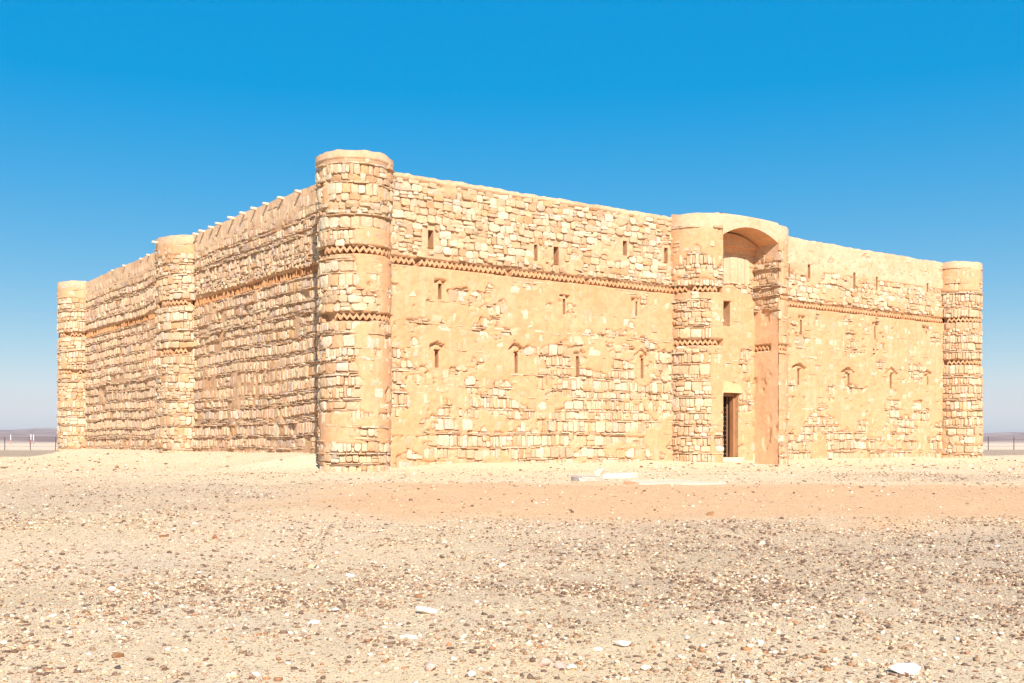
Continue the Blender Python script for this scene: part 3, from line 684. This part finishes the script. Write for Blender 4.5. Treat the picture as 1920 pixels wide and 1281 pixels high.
for px, py, w, lb, lift, asp in ((1126, 897, 27, 'white boulder perched on the cream stone slab', .16, .8), (1090, 907, 15, 'small white stone leaning against the grey block', .05, 1.1)):
    x, y, z, t = ground_point(px, py); r = w / FPX * t / 2; o = bpy.data.objects.new('loose_rock', rock_mesh(int(px), r, r * .7, r * asp, WHT, 9)); col.objects.link(o)
    o.location = (x + FW[0] * .15, y + FW[1] * .15, z + lift); tag(o, lb, 'rock')

# ------------------------------------------------------------------ gravel: joined pebbles
def make_gravel():
    g = np.random.default_rng(5); ph = (1 + 5 ** .5) / 2
    B = np.array([(-1, ph, 0), (1, ph, 0), (-1, -ph, 0), (1, -ph, 0), (0, -1, ph), (0, 1, ph), (0, -1, -ph), (0, 1, -ph), (ph, 0, -1), (ph, 0, 1), (-ph, 0, -1), (-ph, 0, 1)]) / 1.902
    FI = np.array([(0, 11, 5), (0, 5, 1), (0, 1, 7), (0, 7, 10), (0, 10, 11), (1, 5, 9), (5, 11, 4), (11, 10, 2), (10, 7, 6), (7, 1, 8), (3, 9, 4), (3, 4, 2), (3, 2, 6), (3, 6, 8), (3, 8, 9), (4, 9, 5), (2, 4, 11), (6, 2, 10), (8, 6, 7), (9, 8, 1)])
    P = []; Sz = []
    for t0, t1, dens, lo, hi in ((4.2, 8, 1250, .005, .024), (8, 12, 950, .006, .025), (12, 19, 340, .0075, .027), (19, 36, 46, .012, .036), (36, 70, 8, .02, .075)):
        n = int((t1 * t1 - t0 * t0) * .62 * dens); t = np.sqrt(g.uniform(t0 * t0, t1 * t1, n)); lat = g.uniform(-.62, .62, n) * t
        x = CAM[0] + RT[0] * lat + FW[0] * t; y = CAM[1] + RT[1] * lat + FW[1] * t
        tr, dk, fd, du, _, _ = zones(x, y); cl = tn(x * 1.1 + 31, y * 1.1, 3); keep = g.random(n) < np.clip((.42 + .6 * dk - .22 * tr - .1 * du) * np.clip(.35 + 3.2 * (cl - .34), .3, 1.5), .06, 1)
        keep &= ~((x > -1.0) & (y > -1.0)); x, y = x[keep], y[keep]
        s = lo + (hi - lo) * g.random(len(x)) ** 4; P.append(np.stack([x, y], 1)); Sz.append(s)
    P = np.concatenate(P); S = np.concatenate(Sz); n = len(P); print('pebbles', n)
    z = H(P[:, 0], P[:, 1]); sc = np.stack([S * g.uniform(.8, 1.5, n), S * g.uniform(.7, 1.1, n), S * g.uniform(.35, .8, n)], 1)
    V = (B[None] * (1 + g.uniform(-.3, .3, (n, 12, 1))) + g.uniform(-.22, .22, (n, 12, 3))) * sc[:, None]; a = g.uniform(0, 6.28, n); c, s = np.cos(a)[:, None], np.sin(a)[:, None]
    V = np.stack([V[..., 0] * c - V[..., 1] * s, V[..., 0] * s + V[..., 1] * c, V[..., 2]], -1); V += np.stack([P[:, 0], P[:, 1], z + sc[:, 2] * .45], 1)[:, None]
    pal = np.array([(.16, .10, .07), (.28, .18, .11), (.42, .28, .18), (.60, .43, .27), (.70, .54, .37), (.78, .68, .53), (.36, .18, .09)])
    _, dk, _, _, lat, _ = zones(P[:, 0], P[:, 1]); u = g.random(n); 
    cum = np.cumsum(np.array([.22, .21, .18, .15, .12, .06, .06]), 0); ix = np.searchsorted(cum / cum[-1], np.clip(u - .25 * dk * g.random(n), 0, .999)); C = pal[ix] * g.uniform(.85, 1.15, (n, 1))
    F = (FI[None] + (np.arange(n) * 12)[:, None, None]).reshape(-1, 3)
    o = np_mesh('gravel', V.reshape(-1, 3), F, np.repeat(C, 12, 0), M_PEB); tag(o, 'brown, tan and white pebbles strewn over the desert ground', 'gravel', kind='stuff')
M_PEB, n_, b_ = mat_base('pebbles', .9)
n_.links.new(attr(n_), b_.inputs['Base Color'])
make_gravel()

# ------------------------------------------------------------------ fence and marker posts far behind the castle
fence = bpy.data.objects.new('perimeter_fence', None); col.objects.link(fence); tag(fence, 'thin wire fence on rusty posts crossing the plain behind the castle', 'fence')
TF = 122.0
def at(px, t, z): k = (px - CX) / FPX * t; return (CAM[0] + RT[0] * k + FW[0] * t, CAM[1] + RT[1] * k + FW[1] * t, z)
posts = [-184, -136, -87, -39, 9, 57, 104, 152] + [1757, 1805, 1853, 1901, 1949, 1997, 2045]
for px in posts:
    x, y, z = at(px, TF, 0); mb = MB(); r = .045; le = rng.uniform(-.06, .06); h = 1.5; z0 = float(H(x, y)) - .2
    ang = [k * math.pi / 3 for k in range(6)]
    mb.add([(r * math.cos(a), r * math.sin(a), 0) for a in ang] + [(r * math.cos(a) + le, r * math.sin(a), h + .2) for a in ang], [(i, (i + 1) % 6, 6 + (i + 1) % 6, 6 + i) for i in range(6)] + [tuple(range(6, 12))])
    o = mb.build('post', M_POST, fence); o.location = (x, y, z0)
for zz in (.45, .8, 1.15, 1.45):
    for grp in (posts[:8], posts[8:]):
        mb = MB(); a = at(grp[0], TF, zz); c = at(grp[-1], TF, zz); r = .012
        off = [(0, 0, r), (FW[0] * r, FW[1] * r, -r), (-FW[0] * r, -FW[1] * r, -r)]
        mb.add([tuple(np.add(a, q)) for q in off] + [tuple(np.add(c, q)) for q in off], [(0, 1, 4, 3), (1, 2, 5, 4), (2, 0, 3, 5)]); mb.build('wire', M_POST, fence)
for px, h1, h0, red in ((20, 3.0, 1.4, .9), (58, 3.1, 1.5, .0), (63, 3.0, 1.3, 1.3)):
    x, y, _ = at(px, 330, 0); root = bpy.data.objects.new('marker_post', None); col.objects.link(root); root.location = (x, y, .05)
    tag(root, 'white and red marker post standing on the far plain beyond the fence', 'post', 'marker posts on the far plain')
    for nm, a, c, m, w in (('red_base', 0, h0, M_RED, .13), ('white_top', h0, h1, M_WHITE, .11)):
        mb = MB(); ang = [k * math.pi / 4 for k in range(8)]
        mb.add([(w * math.cos(q), w * math.sin(q), a) for q in ang] + [(w * .9 * math.cos(q), w * .9 * math.sin(q), c) for q in ang], [(i, (i + 1) % 8, 8 + (i + 1) % 8, 8 + i) for i in range(8)] + [tuple(range(8, 16))]); mb.build(nm, m, root)

# ------------------------------------------------------------------ dusty air over the plain
mb = MB(); mb.box(-4900, 4900, -400, 4900, -3, 48); hz = mb.build('haze', bpy.data.materials.new('dusty_air'))
hz.rotation_euler = (0, 0, -math.atan2(FW[0], FW[1])); hz.location = (CAM[0], CAM[1], 0)
hm = hz.data.materials[0]; hm.use_nodes = True; hn_ = hm.node_tree; hn_.nodes.clear()
pv = hn_.nodes.new('ShaderNodeVolumePrincipled'); pv.inputs['Color'].default_value = (.88, .92, .98, 1); pv.inputs['Density'].default_value = HAZE; pv.inputs['Anisotropy'].default_value = .2
ho = hn_.nodes.new('ShaderNodeOutputMaterial'); hn_.links.new(pv.outputs[0], ho.inputs['Volume'])
tag(hz, 'thin pale dusty air over the plain', 'haze', kind='stuff')
